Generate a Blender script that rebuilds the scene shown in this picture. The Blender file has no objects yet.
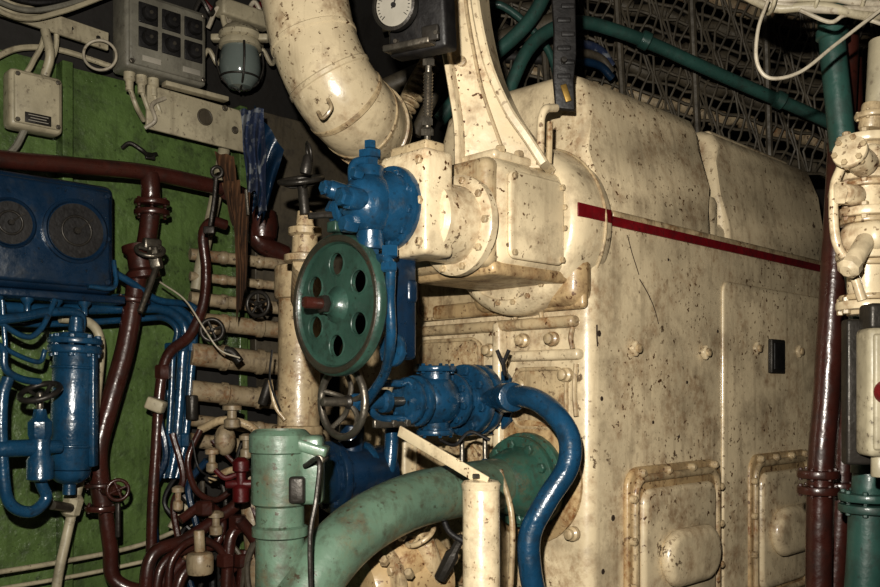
import bpy, bmesh, math, random
from mathutils import Vector, Matrix
random.seed(7)
EYE = 1.5
A = Vector((.7193, .6947, 0)); L = Vector((-.6947, .7193, 0)); Z = Vector((0, 0, 1)); Y = Vector((0, 1, 0)); X = Vector((1, 0, 0))
C = Vector((.341, 2.0, EYE))
def E(s, t, z): return C + A*s + L*t + Z*z          # engine frame: along shaft, across, height over eye level
def Q(gx, gz, y):                                    # elevation grid on the vertical plane at distance y
    k = y/880.0
    return Vector(((gx-440)*k, y, EYE+(390-gz)*k))
def DW(gx): return 2.33+.00195*gx                    # distance of the port hull side along the grid
def QW(gx, gz, off=0.0): return Q(gx, gz, DW(gx)-off)

# ------------------------------------------------------------------ materials
def paint(name, col, dirt=(.10, .05, .02), grime=.45, specks=.5, rough=.35, metal=0, bump=.25, scale=5, var=.15, streak=.3, fine=1.0, th=.64, chips=0.0, coat=0.0, rust=0.0):
    m = bpy.data.materials.new(name); m.use_nodes = True
    nt = m.node_tree; N = nt.nodes; K = nt.links; b = N['Principled BSDF']
    tc = N.new('ShaderNodeTexCoord')
    def noise(sc, det=4, vec=None, rgh=.55):
        n = N.new('ShaderNodeTexNoise'); n.inputs['Scale'].default_value = sc; n.inputs['Detail'].default_value = det
        n.inputs['Roughness'].default_value = rgh
        K.new(vec or tc.outputs['Object'], n.inputs['Vector']); return n.outputs['Fac']
    def ramp(f, a, c, va=0, vb=1):
        r = N.new('ShaderNodeMapRange'); r.inputs['From Min'].default_value = a; r.inputs['From Max'].default_value = c
        r.inputs['To Min'].default_value = va; r.inputs['To Max'].default_value = vb
        K.new(f, r.inputs['Value']); return r.outputs['Result']
    def mix(f, a, c):
        x = N.new('ShaderNodeMix'); x.data_type = 'RGBA'
        K.new(f, x.inputs[0])
        for s, v in ((x.inputs[6], a), (x.inputs[7], c)):
            if isinstance(v, tuple): s.default_value = (*v, 1)
            else: K.new(v, s)
        return x.outputs[2]
    def mul(a, c):
        x = N.new('ShaderNodeMath'); x.operation = 'MULTIPLY'; K.new(a, x.inputs[0])
        if isinstance(c, float): x.inputs[1].default_value = c
        else: K.new(c, x.inputs[1])
        return x.outputs[0]
    light = tuple(min(1, c*(1+var)) for c in col); dark = tuple(c*(1-var*1.6) for c in col)
    big = noise(scale, 5)
    c0 = mix(ramp(big, .35, .65), dark, light)
    g = noise(scale*2.3, 8, rgh=.7)
    c1 = mix(ramp(g, .50, .70, 0, grime), c0, tuple(.6*d+.4*c*.5 for d, c in zip(dirt, col)))
    mp = N.new('ShaderNodeMapping'); mp.inputs['Scale'].default_value = (1, 1, .10); K.new(tc.outputs['Object'], mp.inputs['Vector'])
    st = noise(scale*6, 6, mp.outputs[0])
    c2 = mix(ramp(st, .54, .74, 0, streak), c1, tuple(.6*d+.3*c for d, c in zip(dirt, col)))
    if rust:
        rm = mul(ramp(noise(scale*1.3, 7, rgh=.65), .49, .61), ramp(noise(scale*9, 6, rgh=.7), .40, .62))
        c2 = mix(mul(rm, float(rust)), c2, (.16, .062, .016))
    sp = noise(75*fine, 3); mask = ramp(noise(scale*.8, 2), .38, .6, .15, 1)
    c3 = mix(mul(mul(ramp(sp, th, th+.04), mask), float(specks)), c2, dirt)
    if chips: c3 = mix(mul(ramp(noise(scale*3.6, 9, rgh=.72), .635, .655), float(chips)), c3, tuple(d*.6 for d in dirt))
    K.new(c3, b.inputs['Base Color'])
    b.inputs['Metallic'].default_value = metal
    rr = ramp(g, .4, .75, rough, min(1, rough+.3)); K.new(rr, b.inputs['Roughness'])
    b.inputs['Coat Weight'].default_value = coat; b.inputs['Coat Roughness'].default_value = .16
    bp = N.new('ShaderNodeBump'); bp.inputs['Strength'].default_value = bump; bp.inputs['Distance'].default_value = .006
    K.new(noise(scale*5, 5), bp.inputs['Height']); K.new(bp.outputs[0], b.inputs['Normal'])
    if coat: K.new(bp.outputs[0], b.inputs['Coat Normal'])
    return m
cream = paint('cream_enamel', (.60, .50, .34), (.075, .034, .014), .62, 1.0, .28, streak=.50, var=.10, chips=.85, coat=.4, rust=.5, th=.62)
cream2 = paint('cream_enamel_dirty', (.42, .33, .205), (.06, .026, .011), .95, .95, .36, streak=.85, scale=9, chips=.9, coat=.2, rust=.8, th=.61)
creamr = paint('cream_enamel_rusting', (.40, .29, .16), (.08, .032, .012), .95, .95, .36, streak=.85, scale=7, chips=.9, coat=.2, rust=1.0, th=.61)
cream3 = paint('cream_wall_parts', (.35, .31, .22), (.05, .03, .018), .7, .7, .42, scale=8, streak=.5, chips=.5)
cream4 = paint('cream_bank_grimy', (.27, .215, .14), (.04, .02, .01), .95, .9, .4, scale=10, streak=.8, chips=.9, rust=.7)
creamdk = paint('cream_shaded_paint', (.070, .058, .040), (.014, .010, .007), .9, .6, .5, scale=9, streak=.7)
green = paint('green_hull_paint', (.088, .135, .046), (.018, .026, .011), .9, .7, .24, bump=1.0, scale=7, streak=.6, chips=.6, coat=.5)
teal = paint('teal_pipe_paint', (.028, .074, .062), (.022, .015, .012), .7, .6, .35, scale=8, coat=.2)
teal2 = paint('sea_green_pipe_paint', (.088, .138, .100), (.04, .026, .014), .9, .9, .34, scale=8, streak=.7, chips=.6, coat=.25, rust=.25)
teal3 = paint('sea_green_flange_paint', (.030, .085, .064), (.035, .025, .012), .9, .9, .34, scale=14, streak=.5, chips=.7, coat=.25, rust=.3)
wheelg = paint('green_wheel_paint', (.028, .062, .048), (.012, .012, .008), .9, .8, .3, scale=12, chips=.6, coat=.3)
wheeld = paint('worn_wheel_rim', (.030, .028, .020), (.045, .022, .010), .9, .8, .35, scale=22)
blue = paint('blue_pipe_paint', (.010, .050, .100), (.008, .012, .016), .85, .8, .22, scale=13, chips=.7, coat=.5)
blued = paint('dark_blue_paint', (.006, .022, .048), (.008, .010, .012), .8, .6, .26, scale=9, coat=.4, chips=.4)
brown = paint('oxide_red_paint', (.046, .014, .010), (.010, .007, .005), .8, .6, .26, scale=9, coat=.3)
red = paint('red_paint', (.15, .006, .010), (.03, .01, .01), .8, .8, .35, scale=14, chips=.7)
redd = paint('dark_red_paint', (.07, .005, .006), (.015, .006, .005), .7, .5, .35, scale=12)
steel = paint('worn_steel', (.20, .18, .15), (.06, .04, .03), .6, .5, .32, metal=.85, scale=14)
iron = paint('dark_iron', (.040, .036, .031), (.03, .02, .015), .5, .4, .35, metal=.5, scale=14)
black = paint('black_rubber', (.009, .008, .008), (.02, .015, .01), .3, .3, .45, scale=14)
grey = paint('grey_box_paint', (.17, .16, .13), (.05, .04, .03), .7, .6, .4, scale=9, chips=.4)
white = paint('dial_white', (.28, .26, .22), (.2, .15, .1), .2, .1, .4)
cloth_b = paint('blue_printed_cloth', (.008, .018, .052), (.15, .16, .17), .5, .9, .85, scale=18, fine=.45, th=.55)
cloth_n = paint('brown_rag_cloth', (.075, .034, .013), (.012, .008, .005), .9, .7, .9, scale=16, streak=.8)
deck = paint('deck_plate', (.05, .05, .045), (.02, .015, .01), .5, .5, .5)
dark = paint('unlit_dark_paint', (.012, .010, .008), (.01, .01, .008), .6, .4, .6)  # near-black base colour stands in for the unlit gloom of the background
wire = paint('cable_sheath', (.36, .32, .25), (.1, .06, .03), .7, .6, .5, scale=12)
brass = paint('brass_mark', (.28, .18, .05), (.05, .03, .01), .3, .3, .35, metal=.7)
crack = paint('crack_dirt', (.035, .021, .012), (.02, .012, .008), .5, .5, .7)
glass = bpy.data.materials.new('frosted_lamp_glass'); glass.use_nodes = True
gb = glass.node_tree.nodes['Principled BSDF']; gb.inputs['Base Color'].default_value = (.12, .14, .13, 1); gb.inputs['Roughness'].default_value = .12
gb.inputs['Coat Weight'].default_value = .6

# ------------------------------------------------------------------ geometry kit
def frame(n):
    n = n.normalized(); r = Z if abs(n.z) < .9 else X
    u = r.cross(n).normalized(); return u, n.cross(u).normalized(), n
def fillet(pts, r, n=7):
    out = [pts[0]]
    for i in range(1, len(pts)-1):
        a, p, c = pts[i-1], pts[i], pts[i+1]
        d1 = (a-p); d2 = (c-p); q = min(r, d1.length*.48, d2.length*.48)
        s = p+d1.normalized()*q; e = p+d2.normalized()*q
        for j in range(n+1):
            t = j/n; out.append(s*(1-t)**2+p*2*t*(1-t)+e*t*t)
    out.append(pts[-1]); return out
def catmull(p, n=8):
    q = [p[0]*2-p[1]]+list(p)+[p[-1]*2-p[-2]]; out = []
    for i in range(1, len(q)-2):
        for j in range(n):
            t = j/n
            out.append(.5*((2*q[i])+(q[i+1]-q[i-1])*t+(2*q[i-1]-5*q[i]+4*q[i+1]-q[i+2])*t*t+(3*q[i]-q[i-1]-3*q[i+1]+q[i+2])*t**3))
    out.append(p[-1].copy()); return out
class Ob:
    def __init__(s, name): s.name = name; s.v = []; s.f = []; s.mi = []; s.m = []
    def _m(s, m):
        if m not in s.m: s.m.append(m)
        return s.m.index(m)
    def raw(s, vs, fs, m):
        o = len(s.v); k = s._m(m); s.v += [Vector(v) for v in vs]
        for f in fs: s.f.append([i+o for i in f]); s.mi.append(k)
    def bm(s, b, m, M=None):
        b.verts.ensure_lookup_table(); b.verts.index_update()
        s.raw([(M @ v.co if M else v.co.copy()) for v in b.verts], [[v.index for v in f.verts] for f in b.faces], m); b.free()
    def tube(s, pts, r, m, seg=14, fil=0, smooth=False, closed=False, radii=None):
        if smooth: pts = catmull(pts)
        elif fil: pts = fillet(pts, fil)
        n = len(pts); vs = []; fs = []
        T = []
        for i in range(n):
            a = pts[(i-1) % n] if (closed or i > 0) else pts[i]; c = pts[(i+1) % n] if (closed or i < n-1) else pts[i]
            T.append((c-a).normalized())
        u, w, _ = frame(T[0])
        for i in range(n):
            if i:
                q = T[i-1].rotation_difference(T[i]); u = q @ u; w = q @ w
            rr = r if radii is None else radii[0]+(radii[1]-radii[0])*i/(n-1)
            for j in range(seg):
                a = 2*math.pi*j/seg; vs.append(pts[i]+(u*math.cos(a)+w*math.sin(a))*rr)
        for i in range(n if closed else n-1):
            for j in range(seg):
                a = i*seg+j; b2 = i*seg+(j+1) % seg; i2 = (i+1) % n
                fs.append([a, b2, i2*seg+(j+1) % seg, i2*seg+j])
        if not closed: fs.append(list(range(seg))[::-1]); fs.append([(n-1)*seg+j for j in range(seg)])
        s.raw(vs, fs, m)
    def lathe(s, p, n, prof, m, seg=28, caps=True):
        fu, fw, n = frame(n)
        vs = []; fs = []
        for (r, h) in prof:
            for j in range(seg):
                a = 2*math.pi*j/seg; vs.append(p+n*h+(fu*math.cos(a)+fw*math.sin(a))*max(r, 1e-5))
        for i in range(len(prof)-1):
            for j in range(seg): fs.append([i*seg+j, i*seg+(j+1) % seg, (i+1)*seg+(j+1) % seg, (i+1)*seg+j])
        if caps: fs.append(list(range(seg))[::-1]); fs.append([(len(prof)-1)*seg+j for j in range(seg)])
        s.raw(vs, fs, m)
    def cyl(s, p, q, r, m, seg=24, b=.004, r2=None):
        d = q-p; h = d.length; r2 = r if r2 is None else r2; b = min(b, h*.4, r*.5)
        s.lathe(p, d, [(r-b, 0), (r-b*.3, b*.3), (r, b), (r2, h-b), (r2-b*.3, h-b*.3), (r2-b, h)], m, seg)
    def bolt(s, p, n, r, m, h=None): s.lathe(p, n, [(r, 0), (r, (h or r)*.8), (r*.75, h or r)], m, 6)
    def flange(s, p, n, R, th, m, nb=8, bm=None, br=None):
        n = n.normalized(); s.cyl(p-n*th/2, p+n*th/2, R, m, 32, .004); u, w, _ = frame(n)
        for i in range(nb):
            a = 2*math.pi*(i+.3)/nb; c = p+(u*math.cos(a)+w*math.sin(a))*R*.82; q = br or R*.1
            s.bolt(c+n*th/2, n, q, bm or m); s.bolt(c-n*th/2, -n, q, bm or m)
    def box(s, c, size, m, ax=(A, L, Z), bev=.004, seg=3):
        b = bmesh.new(); bmesh.ops.create_cube(b, size=1)
        for v in b.verts: v.co = Vector((v.co.x*size[0], v.co.y*size[1], v.co.z*size[2]))
        if bev: bmesh.ops.bevel(b, geom=list(b.edges), offset=min(bev, min(size)*.48), segments=seg, profile=.5, affect='EDGES')
        M = Matrix((ax[0], ax[1], ax[2])).transposed().to_4x4(); M.translation = c
        s.bm(b, m, M)
    def ebox(s, s0, s1, t0, t1, z0, z1, m, bev=.01, seg=4):
        s.box(E((s0+s1)/2, (t0+t1)/2, (z0+z1)/2), (s1-s0, t1-t0, z1-z0), m, (A, L, Z), bev, seg)
    def prism(s, pts, N, d, m, bev=.004, seg=3):
        b = bmesh.new(); vs = [b.verts.new(p) for p in pts]; f = b.faces.new(vs)
        r = bmesh.ops.extrude_face_region(b, geom=[f]); nv = [g for g in r['geom'] if isinstance(g, bmesh.types.BMVert)]
        for v in nv: v.co += N*d
        b.faces.ensure_lookup_table()
        if bev:
            es = [e for e in b.edges if all((x in nv) for x in e.verts) or all((x in vs) for x in e.verts)]
            bmesh.ops.bevel(b, geom=es, offset=bev, segments=seg, profile=.5, affect='EDGES')
        s.bm(b, m)
    def ribbon(s, path, N, w, d, m):                  # rectangular section swept along a planar path
        n = len(path); vs = []; fs = []
        for i in range(n):
            u = (path[min(i+1, n-1)]-path[max(i-1, 0)]).normalized(); v = N.cross(u).normalized()
            for (a, b) in ((-1, -1), (-.6, -1.12), (.6, -1.12), (1, -1), (1, 1), (-1, 1)): vs.append(path[i]+v*a*w/2+N*b*d/2)
        for i in range(n-1):
            for j in range(6): fs.append([i*6+j, i*6+(j+1) % 6, (i+1)*6+(j+1) % 6, (i+1)*6+j])
        fs.append(list(range(6))); fs.append([(n-1)*6+j for j in range(6)]); s.raw(vs, fs, m)
    def ell(s, c, ax, rad, m, u=20, v=12):
        b = bmesh.new(); bmesh.ops.create_uvsphere(b, u_segments=u, v_segments=v, radius=1)
        M = Matrix((ax[0]*rad[0], ax[1]*rad[1], ax[2]*rad[2])).transposed().to_4x4(); M.translation = c
        s.bm(b, m, M)
    def ring(s, c, n, R, r, m, seg=36, ts=10):
        u, w, _ = frame(n)
        s.tube([c+(u*math.cos(2*math.pi*i/seg)+w*math.sin(2*math.pi*i/seg))*R for i in range(seg)], r, m, ts, closed=True)
    def wheel(s, c, n, R, r, m, sp=5, dish=.0, hub=None):
        n = n.normalized(); s.ring(c, n, R, r, m); u, w, _ = frame(n); h = c-n*dish
        for i in range(sp):
            a = 2*math.pi*(i+.25)/sp; d = u*math.cos(a)+w*math.sin(a)
            s.tube([h+d*R*.1, h+d*R*.5-n*dish*.1, c+d*R], r*.7, m, 8, smooth=True)
        s.lathe(h-n*r*1.8, n, [(R*.16, 0), (R*.2, r*.6), (R*.2, r*2.6), (R*.12, r*3.4)], hub or m, 18)
    def rr(s, s0, s1, z0, z1, rad, t, n=6):
        o = []
        for (cx, cz, a0) in ((s1-rad, z1-rad, 0), (s0+rad, z1-rad, 90), (s0+rad, z0+rad, 180), (s1-rad, z0+rad, 270)):
            for i in range(n+1):
                a = math.radians(a0+90*i/n); o.append(E(cx+rad*math.cos(a), t, cz+rad*math.sin(a)))
        return o
    def cloth(s, top, down, fold, amp, m, nf=3, taper=.7, nu=36, nv=36, ph=0, hem=0):
        vs = []; fs = []
        for j in range(nv+1):
            v = j/nv
            for i in range(nu+1):
                u = i/nu; cx = (u-.5)*(1-(1-taper)*v); v2 = v*(1+hem*(u-.5)+.05*math.sin(u*11+ph))
                p = top[0].lerp(top[1], .5+cx)+down(v2)
                p = p+fold*(amp*(.3+v)*math.sin(u*nf*2*math.pi+ph+2.2*v+.8*math.sin(v*6))+amp*.5*math.sin(u*nf*5+v*9+ph))
                vs.append(p)
        for j in range(nv):
            for i in range(nu): a = j*(nu+1)+i; fs.append([a, a+1, a+nu+2, a+nu+1])
        s.raw(vs, fs, m)
    def done(s, angle=38):
        me = bpy.data.meshes.new(s.name+'_mesh')
        c = Vector(([(min(v[i] for v in s.v)+max(v[i] for v in s.v))/2 for i in range(3)]))
        me.from_pydata([v-c for v in s.v], [], s.f)
        for m in s.m: me.materials.append(m)
        me.polygons.foreach_set('material_index', s.mi); me.polygons.foreach_set('use_smooth', [True]*len(s.f))
        b = bmesh.new(); b.from_mesh(me); bmesh.ops.recalc_face_normals(b, faces=b.faces); b.to_mesh(me); b.free()
        me.set_sharp_from_angle(angle=math.radians(angle)); me.update()
        o = bpy.data.objects.new(s.name, me); o.location = c; bpy.context.scene.collection.objects.link(o); return o

# ------------------------------------------------------------------ hull shell
def hullstrip(name, prof, s0, s1, m, th=.03):
    o = Ob(name); n = len(prof); vs = []; fs = []; ns = 24
    for k in range(ns+1):
        s = s0+(s1-s0)*k/ns
        for (t, z) in prof: vs.append(E(s, t, z))
    for k in range(ns):
        for i in range(n-1): fs.append([k*n+i, k*n+i+1, (k+1)*n+i+1, (k+1)*n+i])
    o.raw(vs, fs, m); return o
port = [(1.28, z) for z in (-1.5, -1, -.5, 0, .5, .9)]
w = hullstrip('wall_port', port, -2.6, 2.6, green)
for k in range(-4, 5):
    w.ebox(k*.55-.16, k*.55-.13, 1.235, 1.285, -1.5, .9, green, .004)
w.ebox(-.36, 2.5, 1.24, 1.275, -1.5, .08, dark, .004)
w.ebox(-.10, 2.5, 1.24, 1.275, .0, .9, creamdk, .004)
w.done()
arc = [(1.28, .9), (1.27, 1.1), (1.2, 1.33), (1.0, 1.5), (.7, 1.62), (.3, 1.7), (-.3, 1.72), (-1, 1.66), (-1.6, 1.5), (-2.1, 1.2), (-2.4, .8)]
hullstrip('ceiling', arc, -2.6, 2.6, dark).done()
hullstrip('wall_starboard', [(-2.4, .8), (-2.5, .2), (-2.5, -1.5)], -2.6, 2.6, dark).done()
w = Ob('wall_aft'); w.ebox(2.6, 2.65, -2.5, 1.3, -1.5, 1.75, dark, .0); w.done()
w = Ob('wall_forward'); w.ebox(-2.65, -2.6, -2.5, 1.3, -1.5, 1.75, dark, .0); w.done()
w = Ob('floor'); w.ebox(-2.6, 2.6, -2.5, 1.3, -1.55, -1.5, deck, .0); w.done()

# ------------------------------------------------------------------ engine
e = Ob('diesel_engine')
e.ebox(0, 1.42, 0, .78, -1.5, .41, cream, .035, 6)
def cover(s0, s1, zt, t0=.0):
    sec = [(t0+.012, .38), (t0+.016, .46), (t0+.030, .56), (t0+.045, .66), (t0+.055, zt-.05), (t0+.07, zt-.018), (t0+.105, zt), (.30, zt+.006), (.46, zt), (.51, zt-.02), (.535, zt-.08), (.55, .38)]
    e.prism([E(s0, t, z) for t, z in sec], A, s1-s0, cream, .036, 6)
cover(.035, .59, .762); cover(.70, 1.40, .765, .025)
e.ebox(.05, 1.38, .05, .52, .38, .48, cream, .03, 5)
e.ebox(.5, .80, .13, .50, .40, .58, cream2, .04, 5)
e.ebox(.12, .51, .13, .44, .76, .782, cream, .02, 4)
e.ebox(.79, 1.32, .14, .44, .762, .785, cream, .02, 4)
e.cyl(E(.645, .090, .40), E(.645, .090, .55), .046, cream, 28, .02)
e.ebox(.10, 1.40, .004, .05, .405, .425, cream2, .008)
# stripe
e.box(E(.71, -.002, .395), (1.38, .006, .022), red, bev=.001)
# collar round the housing
CT, CZ, CR = .182, .380, .203
e.lathe(E(.065, CT, CZ), -A, [(CR-.012, 0), (CR-.003, .006), (CR, .016), (CR, .10), (CR-.004, .125), (CR-.016, .140), (CR-.024, .143), (CR-.034, .144), (CR-.037, .138), (.13, .138)], cream, 80)
e.ring(E(.03, CT, CZ), A, CR+.001, .004, cream2, 72, 8)
for i in range(14):
    a = math.pi*(-.55+i*.085)
    e.bolt(E(-.078, CT-(CR-.028)*math.cos(a), CZ+(CR-.028)*math.sin(a)), -A, .007, cream2)
a0 = math.asin(.017/CR)   # painted stripe wrapping the collar edge
e.box(E(-.01, CT-CR*math.cos(a0)-.0005, .398), (.125, .004, .030), red, bev=.001)
e.ebox(-.05, .03, .0, .34, .19, .38, creamr, .04, 5)
# housing
e.ebox(-.30, .0, .020, .28, .250, .492, cream, .045, 7)
e.ebox(-.295, -.03, .028, .272, .240, .27, creamr, .012, 3)
e.ebox(-.315, -.27, .028, .27, .255, .485, cream2, .02, 5)
e.prism(e.rr(-.262, -.08, .275, .460, .02, .022), -L, .012, cream, .006)
for (sx, z) in ((-.25, .287), (-.09, .287), (-.25, .447), (-.09, .447)): e.bolt(E(sx, .010, z), -L, .007, cream2)
e.lathe(E(-.31, .105, .345), -A, [(.105, 0), (.105, .018), (.098, .024), (.082, .026), (.080, .11), (.07, .118)], cream, 40)
for i in range(10):
    a = 2*math.pi*i/10; e.bolt(E(-.334, .105+.093*math.cos(a), .345+.093*math.sin(a)), -A, .008, cream2)
e.ebox(-.47, -.39, .045, .185, .265, .475, cream, .012, 4)
e.ebox(-.455, -.40, .06, .17, .47, .495, cream2, .006)
for z in (.29, .37, .45):
    for t in (.06, .17): e.bolt(E(-.47, t, z), -A, .009, cream2)
# front face relief
e.ebox(-.028, .01, .03, .74, .145, .172, cream2, .012)
e.ebox(-.02, .01, .02, .24, .07, .095, cream, .01)
e.ebox(-.03, .01, .25, .28, -.62, .17, cream, .012)
e.ebox(-.03, .01, .60, .63, -.62, .17, cream, .012)
def frontpanel(t0, t1, z0, z1, r=.03, d=.02):
    o = []
    for (ct, cz, a0) in ((t1-r, z1-r, 0), (t0+r, z1-r, 90), (t0+r, z0+r, 180), (t1-r, z0+r, 270)):
        for i in range(6):
            a = math.radians(a0+18*i); o.append(E(.004, ct+r*math.cos(a), cz+r*math.sin(a)))
    e.prism(o, -A, d, cream2, .008); e.tube([p-A*d for p in o], .005, cream2, 8, closed=True)
frontpanel(.33, .56, -.06, .13); frontpanel(.33, .56, .19, .33); frontpanel(.06, .22, -.09, .05, .03, .015); frontpanel(.33, .56, -.5, -.14)
for (t, z) in ((.10, .12), (.19, .12), (.06, .035), (.2, .01), (.3, .10), (.3, -.03), (.58, .16), (.04, -.13), (.04, -.33), (.28, .22)):
    e.lathe(E(-.005, t, z), -A, [(.017, 0), (.017, .012), (.012, .016), (.012, .026), (.006, .03)], cream2, 14)
for (t, z, h) in ((.04, .12, .05), (.13, .2, .07), (.21, .19, .06), (.28, .0, .08), (.03, .0, .12)):
    e.tube([E(-.012, t, z+h/2), E(-.014, t+.004, z), E(-.012, t, z-h/2)], .006, cream2, 8, smooth=True)
e.ebox(-.025, .0, .0, .5, .185, .225, creamr, .018, 5)
e.lathe(E(.0, .17, -.217), -A, [(.15, 0), (.15, .008), (.14, .014), (.1, .014)], creamr, 48)
# side relief
e.prism(e.rr(.60, 1.39, -.62, .30, .03, .003), -L, .010, cream, .006)
for (a0, a1) in ((.13, .575), (.74, 1.14)):
    z0, z1 = -.62, -.185
    e.prism(e.rr(a0, a1, z0, z1, .05, .003), -L, .018, creamr, .008)
    e.tube(e.rr(a0+.028, a1-.028, z0+.02, z1-.028, .04, -.016), .010, cream2, 10, closed=True)
    e.prism(e.rr(a0+.05, a1-.05, z0+.04, z1-.055, .035, -.005), -L, .024, cream, .012)
    mid = (a0+a1)/2+.02
    e.prism(e.rr(mid-.13, mid+.13, -.49, -.345, .07, -.022), -L, .04, cream, .022, 5)
    for i in range(4):
        e.lathe(E(a0+.05+(a1-a0-.1)*i/3, -.012, z1-.014), -L, [(.011, 0), (.011, .014), (.006, .020)], cream2, 12)
    for z in (-.26, -.36, -.47):
        for sx in (a0+.015, a1-.015): e.lathe(E(sx, -.012, z), -L, [(.010, 0), (.010, .014), (.005, .018)], cream2, 12)
for (sx, z) in ((.17, .10), (.50, .10), (.79, .12), (1.07, .12)):
    e.box(E(sx, -.008, z), (.03, .016, .03), cream, (((A+Z)*.7071), L, ((Z-A)*.7071)), .005); e.lathe(E(sx, -.014, z), -L, [(.011, 0), (.011, .008), (.004, .010)], cream2, 14)
e.box(E(.905, -.014, .10), (.085, .014, .10), iron, bev=.003)
e.box(E(.905, -.022, .10), (.065, .006, .08), black, bev=.003)
# cracks and knocks in the paint
for pts in ([(.15, .37), (.17, .33), (.185, .30), (.20, .28)], [(.20, .27), (.24, .235), (.27, .20), (.285, .165)], [(.03, .15), (.028, .12), (.032, .10)]):
    e.tube([E(a+random.uniform(-.003, .003), .0012, b) for a, b in pts], .0022, crack, 6, smooth=True)
for (sx, z, r) in ((.035, .13, .008), (.045, -.02, .006), (.33, .33, .004), (.42, .02, .005), (.09, -.3, .008), (.05, -.42, .007), (.58, .16, .005), (.26, -.08, .005), (.38, -.12, .004)):
    e.lathe(E(sx, .0, z), -L, [(r, 0), (r*.8, .0012)], crack, 7)
# cream liner jacket beside the crankcase
e.cyl(Q(297, 600, 2.42), Q(300, 268, 2.42), .058, cream2, 30, .01)
e.cyl(Q(300, 300, 2.42), Q(300, 266, 2.42), .070, cream2, 30, .01)
e.cyl(Q(297, 440, 2.42), Q(297, 425, 2.42), .070, cream2, 30, .01)
e.ebox(.0, .25, .70, .95, -.6, .15, cream2, .03)
e.done()

# curved cream support arm
o = Ob('curved_support_arm')
y = 1.93
outer = catmull([Q(477, -60, y), Q(479, -10, y), Q(484, 30, y), Q(495, 75, y), Q(513, 115, y), Q(532, 143, y), Q(548, 168, y)], 7)
inner = catmull([Q(462, 168, y), Q(461, 130, y), Q(456, 95, y), Q(449, 55, y), Q(441, 15, y), Q(437, -20, y), Q(434, -60, y)], 7)
N = Vector((.35, .93, 0)).normalized()
o.prism(outer+inner, N, .035, cream, .003)
o.ribbon(outer, N, .020, .08, cream); o.ribbon(inner, N, .014, .06, cream)
mid = catmull([Q(463, -60, y-.003), Q(466, 0, y-.003), Q(474, 50, y-.003), Q(484, 95, y-.003), Q(503, 150, y-.003)], 7)
o.ribbon(mid, N, .006, .016, cream2)
o.lathe(Q(462, 62, y), Vector((-.3, -1, 0)), [(.011, 0), (.011, .01), (.005, .012)], cream2, 14)
o.box(Q(505, 166, 1.96), (.20, .12, .022), cream, (A, L, Z), .008)
for sx in (-.06, .0, .06): o.bolt(Q(505, 161, 1.94)+A*sx-L*.04, Z, .011, cream2, .014)
o.done()

# exhaust duct
o = Ob('exhaust_duct')
yd = 2.18
path = catmull([Q(292, -90, yd), Q(298, -40, yd), Q(305, 0, yd), Q(314, 42, yd), Q(330, 80, yd), Q(348, 106, yd+.03), Q(364, 122, yd+.11), Q(374, 130, yd+.22)], 9)
o.tube(path, .107, cream, 40)
for k in (16, 27, 36, 44, 51):
    d = (path[k+1]-path[k-1]).normalized(); o.lathe(path[k]-d*.010, d, [(.107, 0), (.110, .003), (.110, .012), (.107, .015)], cream2 if k > 40 else cream, 40)
o.lathe(path[58]-(path[59]-path[57]).normalized()*.02, (path[59]-path[57]), [(.105, 0), (.113, .003), (.113, .03), (.1, .034)], cream2, 40)
o.tube([Q(318, 112, 2.07), Q(323, 118, 2.06), Q(331, 108, 2.055), Q(328, 99, 2.06)], .005, cream2, 8, smooth=True)
o.done()

# gauge
o = Ob('pressure_gauge')
c = Q(417, 14, 1.66); gn = Vector((-.46, -.86, -.12)).normalized(); u, w, n = frame(gn)
gu = Vector((.88, -.46, 0)).normalized(); gv = n.cross(gu).normalized()
o.box(c+Vector((.008, .02, 0)), (.125, .135, .05), black, (gu, gv, n), .008)
dc = c+n*.028-gu*.030+gv*.014
o.lathe(dc-n*.01, n, [(.044, 0), (.046, .004), (.046, .018), (.041, .02), (.039, .014), (.0, .014)], iron, 36)
o.lathe(dc, n, [(.038, 0), (.038, .0055), (0, .0055)], white, 36)
for i in range(25):
    a = math.radians(-130+260*i/24); d = gu*math.sin(a)+gv*math.cos(a); q = .008 if i % 6 == 0 else .004
    o.box(dc+n*.006+d*(.035-q/2), (.0012, q, .001), black, (d.cross(n), d, n), 0)
d = (gu*.5+gv*.8).normalized(); o.box(dc+n*.008+d*.010, (.002, .034, .001), black, (d.cross(n), d, n), 0)
o.lathe(dc+n*.005, n, [(.005, 0), (.004, .005)], black, 12)
o.box(c+n*.026+gu*.04-gv*.048, (.035, .028, .008), iron, (gu, gv, n), .003)
o.box(c+n*.02-gv*.06-gu*.01, (.10, .012, .03), steel, (gu, gv, n), .003)
for sx in (-1, 1): o.lathe(c+n*.024+gu*(.01+.043*sx)+gv*-.05, n, [(.005, 0), (.004, .008)], steel, 10)
b0 = Q(427, 148, 1.77); b1 = Q(429, 42, 1.72)
o.cyl(b0, b1, .0065, steel, 14)
for i in range(14): o.lathe(b0.lerp(b1, .30+i*.03), (b1-b0), [(.008, 0), (.0105, .003), (.008, .006)], steel, 14)
for f, r in ((.0, .018), (.12, .014), (.22, .012), (.78, .013), (.9, .011)): o.lathe(b0.lerp(b1, f), (b1-b0), [(r, 0), (r, .012), (r*.7, .016)], steel, 6)
o.done()

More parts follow.
